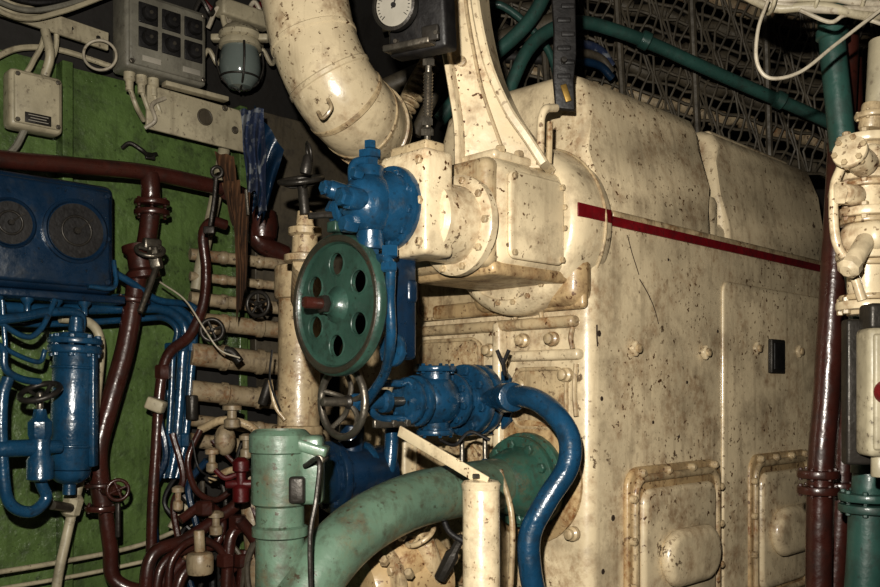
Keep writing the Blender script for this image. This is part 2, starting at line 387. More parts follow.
# ------------------------------------------------------------------ blue fuel pump by the housing
o = Ob('blue_fuel_pump')
pc = E(-.52, .14, .365)
o.flange(pc+A*.045, A, .084, .022, blue, 10, blue, .009)
o.lathe(pc+A*.035, -A, [(.072, 0), (.07, .02), (.055, .04), (.05, .075), (.035, .09), (.03, .10)], blue, 30)
o.ell(pc-A*.01, (A, L, Z), (.06, .055, .062), blue)
o.cyl(pc-Z*.09-A*.01, pc+Z*.075-A*.01, .028, blue); o.lathe(pc+Z*.075-A*.01, Z, [(.018, 0), (.018, .015), (.024, .016), (.024, .03), (.012, .036), (.012, .05)], blue, 6)
o.cyl(pc+L*.03, pc+L*.085-A*.02, .034, blue); o.bolt(pc+L*.085-A*.02, L, .028, blue, .016)
o.flange(pc+L*.062-A*.012, L-A*.25, .045, .012, blue, 6)
o.cyl(pc-L*.02-A*.02, pc-L*.02-A*.085, .022, blue); o.bolt(pc-L*.02-A*.085, -A, .019, blue, .018)
o.cyl(pc+L*.035-A*.03+Z*.02, pc+L*.05-A*.075+Z*.03, .018, blue); o.bolt(pc+L*.05-A*.075+Z*.03, -A, .015, blue)
o.bolt(pc-A*.05-Z*.045, -A, .018, blue, .03); o.bolt(pc-A*.05+Z*.05-L*.02, -A, .012, blue, .02)
o.lathe(pc-Z*.085-A*.01, -Z, [(.02, 0), (.02, .02), (.014, .024), (.014, .045)], blue, 6)
o.tube([pc-Z*.11-A*.01, Q(389, 262, 1.68), Q(390, 300, 1.70), Q(391, 340, 1.72), Q(385, 372, 1.80), Q(373, 392, 1.85), Q(362, 408, 1.9)], .0105, blue, 14, smooth=True)
o.lathe(Q(389, 262, 1.68), -Z, [(.014, 0), (.017, .004), (.017, .016), (.012, .02)], blue, 6)
o.lathe(Q(390, 246, 1.69), -Z, [(.017, 0), (.017, .02), (.010, .024)], blue, 6)
o.tube([pc+L*.06+Z*.02, Q(352, 175, 1.72), Q(355, 163, 1.72), Q(368, 160, 1.73)], .009, blue, 10, smooth=True)
o.done()

# ------------------------------------------------------------------ big green wheel with round holes
def holed_wheel(ob, c, n, R, Rin, hr, hp, th, m, nh=6):
    u, w, n = frame(n); ns = 48
    for k in range(nh):
        a0 = 2*math.pi*(k+.5)/nh; hx, hy = hp*math.cos(a0), hp*math.sin(a0); half = math.pi/nh
        def inside(x, y):
            r = math.hypot(x, y); a = (math.atan2(y, x)-a0+math.pi) % (2*math.pi)-math.pi
            return Rin <= r <= R and abs(a) <= half
        out = []; inn = []
        for i in range(ns):
            f = 2*math.pi*i/ns; dx, dy = math.cos(f), math.sin(f)
            d = 0
            while inside(hx+dx*(d+R*.02), hy+dy*(d+R*.02)): d += R*.02
            lo, hi = d, d+R*.02
            for _ in range(18):
                md = (lo+hi)/2
                if inside(hx+dx*md, hy+dy*md): lo = md
                else: hi = md
            out.append([hx+dx*lo, hy+dy*lo]); inn.append([hx+dx*hr, hy+dy*hr])
        for rr in (R, Rin):
            for sg in (-1, 1):
                cx, cy = rr*math.cos(a0+sg*half), rr*math.sin(a0+sg*half)
                j = min(range(ns), key=lambda q: (out[q][0]-cx)**2+(out[q][1]-cy)**2); out[j] = [cx, cy]
        vs = []; fs = []
        for z in (th/2, -th/2):
            for p in inn: vs.append(c+u*p[0]+w*p[1]+n*z)
            for p in out: vs.append(c+u*p[0]+w*p[1]+n*z)
        for i in range(ns):
            j = (i+1) % ns
            fs.append([i, j, ns+j, ns+i]); fs.append([2*ns+i, 3*ns+i, 3*ns+j, 2*ns+j]); fs.append([i, 2*ns+i, 2*ns+j, j])
        ob.raw(vs, fs, m)
        ob.ring(c+u*hx+w*hy+n*th/2, n, hr, .0022, m, 28, 6)
o = Ob('green_turning_wheel')
wc = E(-.545, .222, .172); R = .145
holed_wheel(o, wc, -A, R*.88, R*.20, R*.165, R*.57, .010, wheelg)
rp = wc-A*.012
o.lathe(rp, A, [(R*.84, .010), (R*.85, .003), (R*.87, .000)], wheelg, 80, caps=False)
o.lathe(rp, A, [(R*.87, .0), (R*.89, -.003), (R*.95, -.004), (R*.965, -.002)], wheeld, 80, caps=False)
o.lathe(rp, A, [(R*.965, -.002), (R*.99, .001), (R, .006), (R, .016)], wheelg, 80, caps=False)
o.lathe(rp, A, [(R, .016), (R*.97, .022), (R*.86, .022), (R*.84, .010)], wheeld, 80, caps=False)
o.lathe(wc+A*.02, -A, [(.045, 0), (.045, .02), (.034, .028), (.026, .036), (.020, .044), (.020, .050)], wheelg, 30)
o.cyl(wc-A*.02, wc-A*.085, .012, brown, 20); o.cyl(wc-A*.03, wc-A*.045, .019, iron, 6)
o.cyl(wc, wc+A*.13, .018, iron, 20)
o.box(wc+A*.12+Z*.03-L*.04, (.03, .11, .05), blued, (A, L, Z), .01)
o.box(wc+A*.10+Z*.0-L*.075, (.07, .03, .22), blued, (A, L, Z), .01)
o.flange(wc+A*.08-Z*.09-L*.075, A, .035, .016, blue, 6)
o.box(wc+Z*(R+.012)+A*.01, (.06, .03, .022), wheelg, (A, L, Z), .004)
o.tube([wc+Z*(R+.03)-A*.06+L*.02, wc+Z*(R+.035)-A*.01, wc+Z*(R+.02)+A*.04], .007, iron, 8, smooth=True)
o.cyl(wc+Z*(R+.01)+A*.03, wc+Z*(R+.05)+A*.03, .014, wheelg, 12)
o.done()

# ------------------------------------------------------------------ blue stop valve with handwheel
o = Ob('blue_stop_valve')
vt, vz = .30, -.025
def V(s, dt=0, dz=0): return E(s, vt+dt, vz+dz)
o.wheel(V(-.475), -A, .076, .0085, steel, 5, .02, iron)
o.cyl(V(-.53), V(-.30), .010, steel, 14)
o.lathe(V(-.46), A, [(.014, 0), (.018, .01), (.018, .09), (.026, .095), (.026, .11)], blue, 20)
for sg in (-1, 1):
    o.tube([V(-.40, 0, sg*.016), V(-.37, 0, sg*.038), V(-.31, 0, sg*.04), V(-.29, 0, sg*.045)], .009, blue, 10, smooth=True)
o.flange(V(-.285), A, .055, .016, blue, 6)
o.flange(V(-.262), A, .060, .018, blue, 6)
o.ell(V(-.20), (A, L, Z), (.065, .058, .064), blue)
o.cyl(V(-.27), V(-.13), .045, blue)
o.cyl(V(-.20, 0, 0), V(-.20, 0, .08), .036, blue); o.flange(V(-.20, 0, .075), Z, .050, .014, blue, 6)
o.cyl(V(-.20), V(-.20, 0, -.075), .034, blue); o.flange(V(-.20, 0, -.075), Z, .045, .014, blue, 6)
o.flange(V(-.145), A, .066, .016, blue, 8, blue, .009)
o.flange(V(-.095), A, .088, .028, blue, 8, blue, .011); o.flange(V(-.060), A, .088, .024, blue, 8, blue, .011)
o.lathe(V(-.108), -A, [(.058, 0), (.056, .006), (.046, .008)], blue, 30)
o.cyl(V(-.15), V(-.01), .050, blue, 30); o.flange(V(-.012), A, .088, .022, blue, 8, blue, .011)
for a in range(8):
    an = 2*math.pi*(a+.5)/8; d = L*math.cos(an)+Z*math.sin(an); o.cyl(V(-.07)+d*.070, V(-.012)+d*.070, .007, blue, 8)
o.tube([V(-.07, -.02, .0), Q(520, 396, 1.98), Q(547, 407, 1.92), Q(568, 434, 1.88), Q(568, 466, 1.86), Q(547, 500, 1.85), Q(530, 535, 1.85), Q(531, 575, 1.85), Q(542, 625, 1.86), Q(548, 700, 1.87)], .0245, blue, 22, smooth=True)
o.cyl(Q(503, 398, 2.05), Q(513, 397, 1.99), .034, blue, 24)
o.box(V(-.30, .0, -.05), (.18, .012, .02), steel, (A, L, Z), .004)
for i in range(3): o.bolt(V(-.34+i*.04, -.01, -.05), -L, .009, steel)
for (gx, gz) in ((462, 440), (485, 437)):
    o.tube([Q(gx, gz, 2.03), Q(gx, gz+22, 2.02)], .006, steel, 10); o.lathe(Q(gx, gz+22, 2.02), -Z, [(.008, 0), (.008, .02), (.005, .03)], blue, 6)
o.tube([Q(505, 375, 2.03), Q(503, 362, 2.02), Q(504, 358, 2.02)], .005, black, 8)
for sg in (-1, 1): o.tube([Q(503, 364, 2.02), Q(503+sg*6, 350, 2.02)], .0045, black, 8)
o.tube([Q(440, 440, 2.0), Q(455, 445, 1.98), Q(470, 432, 1.98), Q(490, 440, 1.98)], .004, black, 8, smooth=True)
o.done()

# lower blue pump body behind green stub
o = Ob('blue_cooling_pump')
o.cyl(Q(322, 478, 2.02), Q(385, 470, 2.15), .062, blued, 30, .01)
o.flange(Q(332, 477, 2.05), Vector((.8, .6, 0)), .085, .02, blued, 8)
o.flange(Q(362, 472, 2.12), Vector((.8, .6, 0)), .075, .02, blue, 8)
o.cyl(Q(350, 470, 2.08), Q(352, 425, 2.08), .030, blued)
o.tube([Q(370, 480, 2.12), Q(386, 476, 2.1), Q(391, 450, 2.1), Q(392, 415, 2.12)], .017, blue, 16, smooth=True)
o.done()

# ------------------------------------------------------------------ sea-green water pipe
o = Ob('sea_green_water_pipe')
o.tube([E(0, .17, -.217), E(-.12, .17, -.217), E(-.26, .17, -.222), E(-.40, .17, -.235), E(-.53, .17, -.275), E(-.63, .17, -.345), E(-.70, .17, -.45), E(-.74, .17, -.6), E(-.76, .17, -.9)], .059, teal2, 34, smooth=True)
o.flange(E(-.024, .17, -.217), A, .116, .022, teal3, 10, teal3, .012)
o.flange(E(-.049, .17, -.217), A, .108, .020, teal3, 10, teal3, .012)
o.lathe(E(-.058, .17, -.217), -A, [(.085, 0), (.075, .03), (.065, .06), (.058, .07)], teal3, 34)
st = E(-.69, .215, -.42)
o.lathe(st, Z, [(.05, -.1), (.047, .0), (.046, .16), (.046, .20), (.054, .205), (.054, .30), (.058, .303), (.058, .335), (.05, .343), (.046, .345), (.046, .33)], teal2, 34)
o.lathe(st+Z*.14, Z, [(.046, 0), (.053, .004), (.053, .02), (.046, .024)], teal2, 34)
o.box(st+Z*.27+X*.062-Y*.01, (.045, .05, .13), teal2, (X, Y, Z), .010)
o.box(st+Z*.315+X*.05-Y*.01, (.09, .06, .022), teal2, (Vector((.95, 0, -.3)).normalized(), Y, Vector((.3, 0, .95)).normalized()), .006)
o.cyl(st+Z*.29+X*.08-Y*.05, st+Z*.29+X*.08+Y*.03, .010, steel, 12)
o.box(st+Z*.235+X*.04-Y*.045, (.03, .02, .05), iron, (X, Y, Z), .006)
o.tube([st+Z*.28+X*.055-Y*.05, Q(319, 460, 1.57), Q(316, 500, 1.56), Q(310, 540, 1.55), Q(312, 620, 1.55)], .0045, iron, 8, smooth=True)
o.done()

# ------------------------------------------------------------------ cream post and stay bar
o = Ob('cream_stanchion')
o.cyl(Q(481, 482, 1.72), Q(485, 1140, 1.72), .0365, cream, 28, .006)
o.lathe(Q(481, 484, 1.72), Z, [(.0375, -.01), (.039, 0), (.034, .006), (.02, .009)], cream, 28)
a, b = Q(404, 434, 1.88), Q(492, 486, 1.71); u = (b-a).normalized(); v = Z.cross(u).normalized()
o.box((a+b)/2, ((b-a).length, .034, .008), cream, (u, v, u.cross(v)), .002)
o.box((a+b)/2-v*.017+u.cross(v)*.008, ((b-a).length, .006, .024), cream, (u, v, u.cross(v)), .002)
o.bolt(Q(476, 478, 1.70), Z, .008, steel)
o.done()

# cream bilge pump behind the post
o = Ob('cream_bilge_pump')
o.cyl(Q(360, 590, 1.95), Q(440, 570, 2.05), .085, creamr, 30, .02)
o.ell(Q(395, 560, 2.0), (A, L, Z), (.10, .09, .075), creamr)
o.flange(Q(375, 585, 1.95), A, .10, .02, cream2, 8)
o.cyl(Q(438, 580, 1.97), Q(425, 542, 1.95), .022, cream2); o.wheel(Q(420, 535, 1.94), Vector((-.5, -.3, .8)), .035, .006, cream2, 4)
o.lathe(Q(452, 555, 1.9), Vector((.5, -.2, 1)), [(.014, -.06), (.016, 0), (.010, .01), (.010, .045), (.005, .05)], iron, 8)
for (gx, gz) in ((345, 545), (372, 535), (402, 537), (352, 570), (385, 562), (410, 575)): o.bolt(Q(gx, gz, 1.88), Vector((-.2, -.8, .5)), .011, cream2, .02)
o.tube([Q(340, 540, 2.0), Q(370, 520, 2.0), Q(410, 520, 2.02), Q(450, 500, 2.05)], .022, creamr, 14, smooth=True)
o.tube([Q(440, 500, 1.93), Q(448, 530, 1.9), Q(470, 545, 1.88)], .007, black, 10, smooth=True)
o.tube([Q(500, 470, 1.98), Q(512, 520, 1.95), Q(510, 600, 1.95)], .007, cream2, 10, smooth=True)
o.done()

# small valve above the wheel (left of the duct)
o = Ob('cream_globe_valve')
o.wheel(Q(301, 180, 2.08), Vector((-.1, -.35, 1)), .050, .0065, iron, 4, .012)
o.cyl(Q(302, 182, 2.08), Q(305, 215, 2.08), .012, iron)
o.lathe(Q(305, 262, 2.1), Z, [(.05, 0), (.05, .015), (.032, .02), (.030, .06), (.04, .065), (.04, .08), (.022, .085), (.018, .12)], cream2, 24)
o.lathe(Q(305, 174, 2.05), Vector((.2, 0, 1)), [(.012, 0), (.014, .01), (.012, .04), (.008, .045)], iron, 12)
o.ring(Q(309, 152, 2.05), Vector((1, .3, .2)), .022, .004, iron)
o.cyl(Q(305, 262, 2.1), Q(302, 300, 2.3), .03, cream2)
o.done()

# ------------------------------------------------------------------ port side equipment
o = Ob('switch_box')
def wb(gx, gz, off): return QW(gx, gz, off)
bc = wb(160, 43, .14); o.box(bc, (.245, .09, .215), grey, (A, L, Z), .012)
o.box(bc-L*.045, (.225, .012, .195), grey, (A, L, Z), .008)
for r in range(2):
    for k in range(3):
        p = bc-L*.052+A*(-.06+.068*k)+Z*(.048-.067*r)
        o.box(p, (.056, .006, .056), black, (A, L, Z), .004); o.lathe(p, -L, [(.021, 0), (.021, .012), (.018, .018), (.0, .02)], black, 20)
        o.lathe(p-L*.018, -L, [(.006, 0), (.005, .004)], steel, 8)
for k in range(2): o.box(bc-L*.052+A*(-.05+.12*k)-Z*.076, (.055, .004, .016), white, (A, L, Z), .001)
for sx in (-1, 1):
    for sz in (-1, 1): o.bolt(bc-L*.05+A*.107*sx+Z*.092*sz, -L, .007, steel)
for k in range(3):
    p = bc-Z*.107+A*(-.09+.035*k); o.lathe(p, -Z, [(.016, 0), (.016, .02), (.011, .025), (.011, .05)], cream3, 12)
    o.tube([p-Z*.04, p-Z*.09+A*.02, p-Z*.11+A*.06+L*.04], .007, cream3, 8, smooth=True)
o.done()

o = Ob('bulkhead_lamp')
lc = wb(240, 45, .18)
o.lathe(lc+Z*.01, Z, [(.05, 0), (.062, .006), (.062, .02), (.045, .04), (.03, .045)], cream3, 30)
o.lathe(lc+Z*.012, -Z, [(.055, 0), (.062, .01), (.062, .022), (.05, .026)], cream3, 30)
o.lathe(lc-Z*.012, -Z, [(.053, 0), (.060, .03), (.061, .06), (.054, .09), (.034, .115), (.0, .122)], glass, 30)
for k in range(4):
    an = math.pi*k/2+.4; d = X*math.cos(an)+Y*math.sin(an)
    o.tube([lc-Z*.01+d*.066, lc-Z*.06+d*.069, lc-Z*.11+d*.050, lc-Z*.135+d*.008], .0035, iron, 8, smooth=True)
o.ring(lc-Z*.10, Z, .057, .003, iron)
for sx in (-1, 1): o.box(lc+Z*.02+X*.07*sx, (.03, .03, .02), cream3, (X, Y, Z), .005)
o.box(lc+Z*.04+Y*.06, (.1, .1, .03), cream3, (X, Y, Z), .005)
o.tube([lc+Z*.03-X*.03, lc+Z*.08-X*.05, lc+Z*.2-X*.06], .009, cream3, 10, smooth=True)
o.box(lc+Z*.11+X*.0+Y*.05, (.17, .05, .05), cream3, (A, L, Z), .008)
o.done()

o = Ob('junction_box')
jc = wb(33, 104, .1); o.box(jc, (.135, .06, .15), cream3, (A, L, Z), .014); o.box(jc-L*.03, (.115, .012, .13), cream3, (A, L, Z), .008)
o.box(jc-L*.037-Z*.048, (.065, .004, .026), iron, (A, L, Z), .001)
for r in range(3): o.box(jc-L*.0395-Z*(.041+.007*r), (.05-.01*(r % 2), .001, .002), white, (A, L, Z), 0)
for sx in (-1, 1):
    for sz in (-1, 1): o.bolt(jc-L*.035+A*.05*sx+Z*.058*sz, -L, .006, steel)
for k in range(2):
    o.tube([jc+Z*.07+A*(k*.04-.02), jc+Z*.11+A*(k*.04), jc+Z*.2+A*(.03+k*.03), jc+Z*.4+A*.02], .007, cream3, 8, smooth=True)
o.tube([jc-Z*.07-A*.02, jc-Z*.13-A*.05, jc-Z*.2-A*.12], .009, grey, 8, smooth=True)
o.done()

o = Ob('cable_tray')
for (a, b, wd) in (((-40, -8), (108, 42), .05),):
    p, q = wb(*a, .10), wb(*b, .10); u = (q-p).normalized(); v = L; o.box((p+q)/2, ((q-p).length, .012, wd), cream3, (u, v, u.cross(v)), .003)
for k in range(5):
    o.lathe(wb(-10+k*27, 2+k*9, .107), -L, [(.007, 0), (.005, .006)], iron, 10)
for k in range(5):
    o.tube([wb(-30, -40+k*9, .14+.01*k), wb(20, -18+k*9, .15), wb(60, -12+k*6, .16), wb(110, -26+k*5, .16)], .007, (cream3, wire, black, grey, cream3)[k], 8, smooth=True)
ctr = wb(100, 55, .14); o.ring(ctr, Vector((.2, -1, .1)), .042, .004, wire)
o.tube([wb(45, 30, .12), wb(50, 55, .13), wb(45, 75, .11)], .012, cream3, 10, smooth=True)
o.tube([wb(-10, 60, .05), wb(20, 48, .05), wb(60, 50, .05), wb(110, 66, .05)], .008, cream3, 8, smooth=True)
for (gx, gz) in ((205, 10), (222, 18), (258, 12), (266, 60), (212, 60)): o.tube([wb(gx-14, gz+10, .1), wb(gx-4, gz-10, .14), wb(gx+6, gz+4, .14), wb(gx+14, gz-14, .1)], .007, (wire, iron, cream3)[gx % 3], 8, smooth=True)
o.tube([wb(195, -10, .12), wb(215, 12, .12), wb(245, 14, .12), wb(275, -6, .12)], .010, redd, 8, smooth=True)
o.done()

o = Ob('mounting_plate')
p = wb(198, 120, .13); sl = Vector((A.x, A.y, -.03)).normalized()
o.box(p, (.32, .012, .125), cream3, (sl, L, sl.cross(L)), .004)
for (gx, gz, r) in ((205, 117, .022), (178, 125, .010), (160, 112, .007), (235, 130, .008), (225, 108, .006)):
    o.ring(wb(gx, gz, .138), L, r, .003, creamdk); o.lathe(wb(gx, gz, .137), -L, [(r*.9, 0), (r*.9, .002)], creamdk, 16)
o.tube([wb(145, 128, .15), wb(155, 120, .17), wb(152, 105, .16), wb(165, 98, .15)], .006, wire, 8, smooth=True)
o.box(wb(196, 92, .16), (.20, .03, .014), cream3, (A, L, Z), .003)
o.done()

o = Ob('cable_clips')
for (gx, gz) in ((138, 152), (210, 140)):
    o.tube([wb(gx-16, gz-4, .03), wb(gx-8, gz-9, .05), wb(gx+4, gz-2, .06), wb(gx+10, gz+3, .05), wb(gx+18, gz+2, .03)], .006, iron, 8, smooth=True)
    o.box(wb(gx+12, gz+4, .04), (.03, .01, .02), iron, (A, L, Z), .003)
o.done()

# blue instrument box
o = Ob('blue_instrument_box')
bc = wb(34, 236, .20); o.box(bc, (.355, .14, .28), blued, (A, L, Z), .022, 4)
o.box(bc-L*.07, (.325, .02, .25), blued, (A, L, Z), .012)
for dx, r in ((.070, .080), (-.085, .06)):
    p = bc-L*.078+A*dx+Z*.01
    o.lathe(p, -L, [(r, 0), (r, .012), (r*.93, .016), (r*.86, .010), (0, .010)], blued, 36)
    o.lathe(p-L*.009, -L, [(r*.84, 0), (r*.84, .004), (0, .004)], black, 36)
    o.ring(p-L*.014, L, r*.45, .003, iron); o.lathe(p-L*.012, -L, [(r*.12, 0), (r*.1, .01)], iron, 14)
    d = (A*.6+Z*.5).normalized(); o.box(p-L*.016+d*r*.3, (.004, .002, r*.7), iron, (d.cross(L), L, d), 0)
for sx in (-1, 1):
    for sz in (-1, 0, 1): o.bolt(bc-L*.078+A*.152*sx+Z*.110*sz, -L, .008, blued)
o.box(bc-Z*.15+A*.05, (.32, .12, .02), blued, (A, L, Z), .004)
o.tube([bc-Z*.05+A*.178-L*.06, bc-Z*.12+A*.17-L*.08, bc-Z*.125+A*.1-L*.085], .006, blue, 8, smooth=True)
for k in range(4): o.lathe(bc-Z*.145+A*(-.1+.07*k)-L*.04, -Z, [(.016, 0), (.016, .02), (.008, .03), (.008, .05)], blue, 10)
o.done()

# oxide-red piping on the port side
o = Ob('oxide_red_pipework')
f = .20
o.tube([wb(-80, 145, f), wb(0, 159, f), wb(80, 166, f), wb(150, 173, f), wb(222, 188, f)], .022, brown, 18, smooth=True)
o.cyl(wb(150, 173, f), wb(151, 200, f), .026, brown)
o.flange(wb(152, 203, f), Z, .048, .016, brown, 6); o.flange(wb(152, 213, f), Z, .048, .016, brown, 6)
o.tube([wb(151, 210, f), wb(146, 245, f), wb(137, 280, f), wb(134, 300, f), wb(125, 350, f), wb(108, 410, f), wb(98, 450, f), wb(100, 485, f), wb(104, 510, f)], .026, brown, 20, smooth=True)
o.lathe(wb(141, 262, f), Vector((-.15, 0, 1)), [(.03, -.05), (.045, -.045), (.045, -.03), (.035, -.02), (.035, .02), (.045, .03), (.045, .045), (.03, .05)], brown, 20)
o.flange(wb(133, 300, f), Vector((.1, 0, 1)), .045, .014, brown, 6)
o.flange(wb(100, 485, f), Z, .042, .012, brown, 6); o.flange(wb(101, 508, f), Z, .042, .016, brown, 6)
o.tube([wb(104, 500, f), wb(110, 545, f), wb(115, 580, f), wb(150, 590, f+.05), wb(185, 560, f+.1)], .020, brown, 16, smooth=True)
o.cyl(wb(104, 490, f+.02), wb(118, 490, f+.08), .015, brown); o.wheel(wb(118, 490, f+.09), Vector((.5, -.85, 0)), .026, .005, brown, 4)
o.box(wb(118, 520, f+.08), (.012, .012, .09), iron, (X, Y, Z), .003)
o.tube([wb(226, 225, .2), wb(212, 222, .2), wb(203, 235, .2), wb(206, 270, .2), wb(203, 305, .2), wb(190, 335, .2), wb(168, 355, .2), wb(160, 390, .2), wb(156, 450, .2), wb(152, 520, .2), wb(150, 640, .2)], .015, brown, 14, smooth=True)
o.lathe(wb(163, 372, .2), Z, [(.018, -.02), (.022, -.015), (.022, .015), (.018, .02)], brown, 6)
o.tube([wb(228, 190, .2), wb(250, 205, .1), wb(258, 240, .1), wb(285, 255, .1)], .03, brown, 16, smooth=True)
o.lathe(wb(262, 225, .1), Z, [(.03, -.05), (.045, -.04), (.05, 0), (.045, .04), (.03, .05)], brown, 16)
for k, (pts, r, m) in enumerate([
    ([(250, 470), (240, 500), (215, 520), (185, 540), (150, 560), (145, 640)], .018, brown),
    ([(262, 480), (262, 520), (235, 530), (228, 560), (225, 640)], .017, brown),
    ([(240, 520), (255, 540), (262, 570), (262, 640)], .017, brown),
    ([(180, 520), (205, 505), (222, 520), (215, 545), (190, 548), (160, 570), (155, 640)], .013, brown),
    ([(245, 550), (240, 600), (240, 640)], .016, brown),
    ([(290, 470), (275, 500), (270, 540), (285, 600)], .018, brown),
    ([(200, 430), (188, 460), (196, 490), (215, 500), (232, 490)], .009, brown),
    ([(168, 600), (172, 560), (195, 540), (222, 552), (236, 600)], .011, brown),
    ([(200, 560), (180, 580), (170, 640)], .016, brown)]):
    o.tube([wb(x, y, .30+.03*(k % 3)) for x, y in pts], r, m, 14, smooth=True)
for (gx, gz) in ((238, 522), (262, 505), (226, 560), (205, 508), (242, 560)): o.lathe(wb(gx, gz, .33), Z, [(.02, -.02), (.026, -.015), (.026, .015), (.02, .02)], brown, 6)
o.done()

o = Ob('gate_valve_lever')
o.box(wb(152, 245, .27), (.05, .02, .035), steel, (A, L, Z), .006)
o.box(wb(155, 258, .28), (.03, .03, .06), steel, (Vector((.9, 0, .2)).normalized(), Y, Vector((-.2, 0, .9)).normalized()), .006)
o.tube([wb(158, 262, .28), wb(150, 285, .30), wb(140, 312, .31)], .008, steel, 10, smooth=True)
o.wheel(wb(150, 250, .29), Vector((.2, -.5, .8)), .035, .006, steel, 3)
o.done()

o = Ob('blue_pipework')
f = .17
for k, (dz, r) in enumerate(((0, .016), (13, .02), (28, .012))):
    o.tube([wb(-60, 290+dz, f), wb(40, 297+dz, f), wb(120, 298+dz*.8, f), wb(165, 300+dz*.6, f), wb(195-k*8, 320+dz*.3, f), wb(193-k*10, 350, f), wb(189-k*9, 400, f), wb(184-k*8, 450, f), wb(176-k*6, 478, f)], r*.75, blue, 14, fil=.08)
for (gx, gz) in ((191, 345), (181, 345), (171, 350), (184, 440), (176, 440), (168, 440)): o.lathe(wb(gx, gz, f), Z, [(.014, -.02), (.018, -.016), (.018, .016), (.014, .02)], blue, 6)
o.box(wb(180, 395, f-.02), (.09, .02, .03), blue, (A, L, Z), .004)
o.tube([wb(110, 270, .22), wb(135, 285, .22), wb(158, 300, .2), wb(190, 305, .18), wb(200, 318, .18)], .010, blue, 12, smooth=True)
o.tube([wb(-40, 345, .3), wb(5, 345, .3), wb(3, 370, .3), wb(22, 380, .3), wb(40, 382, .3)], .009, blue, 12, fil=.05)
o.tube([wb(-60, 325, .3), wb(15, 318, .3), wb(50, 312, .28), wb(80, 315, .26), wb(78, 340, .25)], .012, blue, 12, smooth=True)
o.tube([wb(-30, 300, .3), wb(20, 335, .3), wb(40, 330, .3), wb(55, 300, .28)], .007, blue, 10, smooth=True)
o.tube([wb(2, 300, .3), wb(5, 340, .3), wb(8, 350, .3), wb(38, 362, .3), wb(45, 350, .3)], .006, blue, 10, smooth=True)
o.tube([wb(40, 415, .32), wb(40, 440, .32), wb(40, 478, .32), wb(46, 498, .32), wb(30, 512, .32), wb(8, 500, .32), wb(2, 450, .32), wb(2, 400, .32), wb(8, 378, .32)], .014, blue, 14, smooth=True)
o.done()

o = Ob('blue_oil_filter')
fc = wb(70, 470, .30); ft = wb(75, 350, .30); ax = (ft-fc)
o.cyl(fc, ft, .050, blue, 34, .006)
o.flange(ft, ax, .064, .02, blue, 8, blue, .008); o.flange(ft+ax.normalized()*.021, ax, .064, .016, blue, 8, blue, .008)
o.lathe(ft+ax.normalized()*.03, ax, [(.045, 0), (.04, .01), (.018, .016), (.016, .05), (.01, .055)], blue, 24)
o.lathe(fc, -ax, [(.050, 0), (.047, .015), (.03, .03), (.016, .035), (.016, .06)], blue, 30)
o.box(fc.lerp(ft, .5)+X*.052, (.015, .03, .28), blue, (X, Y, Z), .004)
o.ring(fc.lerp(ft, .2), ax, .051, .004, blue); o.ring(fc.lerp(ft, .85), ax, .051, .004, blue)
o.done()

o = Ob('blue_needle_valve')
c = wb(40, 392, .34); o.wheel(c, Vector((-.1, -.45, .9)), .045, .007, iron, 5, .01)
o.cyl(c, c-Z*.05, .008, steel, 12); o.lathe(c-Z*.11, Z, [(.024, 0), (.028, .01), (.028, .04), (.018, .05), (.014, .07)], blue, 8)
o.lathe(c-Z*.21, Z, [(.02, 0), (.03, .006), (.03, .05), (.024, .06), (.024, .1)], blue, 20)
o.cyl(c-Z*.13, c-Z*.13-A*.11, .02, blue); o.bolt(c-Z*.13-A*.11, -A, .026, blue, .03)
o.cyl(c-Z*.13, c-Z*.13+A*.05, .016, blue)
o.done()

o = Ob('cream_drain_pipes')
o.tube([wb(60, 318, .2), wb(88, 322, .2), wb(100, 340, .2), wb(98, 380, .2), wb(92, 430, .2), wb(80, 480, .2), wb(68, 530, .2), wb(56, 590, .2), wb(50, 660, .2)], .0125, cream3, 12, smooth=True)
o.tube([wb(-20, 575, .1), wb(60, 562, .1), wb(140, 545, .1), wb(200, 520, .1)], .007, cream3, 12, smooth=True)
o.tube([wb(-20, 592, .08), wb(80, 575, .08), wb(150, 560, .08)], .006, cream3, 12, smooth=True)
o.lathe(wb(72, 505, .2), Vector((.3, 0, 1)), [(.016, -.03), (.026, -.02), (.026, .02), (.016, .03)], cream3, 8)
o.tube([wb(70, 508, .22), wb(52, 505, .26)], .012, steel, 10)
o.box(wb(156, 405, .23), (.05, .04, .035), cream3, (Vector((.9, 0, -.35)).normalized(), Y, Vector((.35, 0, .9)).normalized()), .006)
o.tube([wb(195, 470, .15), wb(190, 500, .15), wb(175, 520, .15), wb(170, 528, .15)], .009, cream3, 10, smooth=True)
o.tube([wb(196, 290, .1), wb(206, 240, .1), wb(215, 200, .1), wb(224, 150, .08)], .018, cream3, 16, smooth=True)
o.done()

# cream runs between hull and engine
o = Ob('cream_pipe_bank')
for (gz, r, y0) in ((262, .018, 2.64), (284, .014, 2.62), (306, .02, 2.62), (328, .026, 2.58), (362, .034, 2.55), (398, .030, 2.55), (428, .018, 2.58), (448, .022, 2.6)):
    a = Q(190, gz-8, y0-.02); b = Q(330, gz+8, y0+.22); o.tube([a, a.lerp(b, .5), b], r, cream4, 16)
    for q in (.2, .45, .7): p = a.lerp(b, q); d = (b-a); o.lathe(p, d, [(r, 0), (r*1.15, .004), (r*1.15, .018), (r, .022)], cream4, 16)
o.cyl(Q(262, 620, 2.5), Q(248, 470, 2.5), .03, cream4); o.ell(Q(225, 440, 2.48), (X, Y, Z), (.03, .03, .045), cream4)
o.cyl(Q(200, 575, 2.3), Q(200, 552, 2.3), .035, cream4, 26, .012); o.cyl(Q(200, 552, 2.3), Q(199, 530, 2.3), .014, cream4)
o.tube([Q(200, 430, 2.5), Q(225, 420, 2.48), Q(255, 430, 2.48), Q(268, 460, 2.45)], .012, cream2, 12, smooth=True)
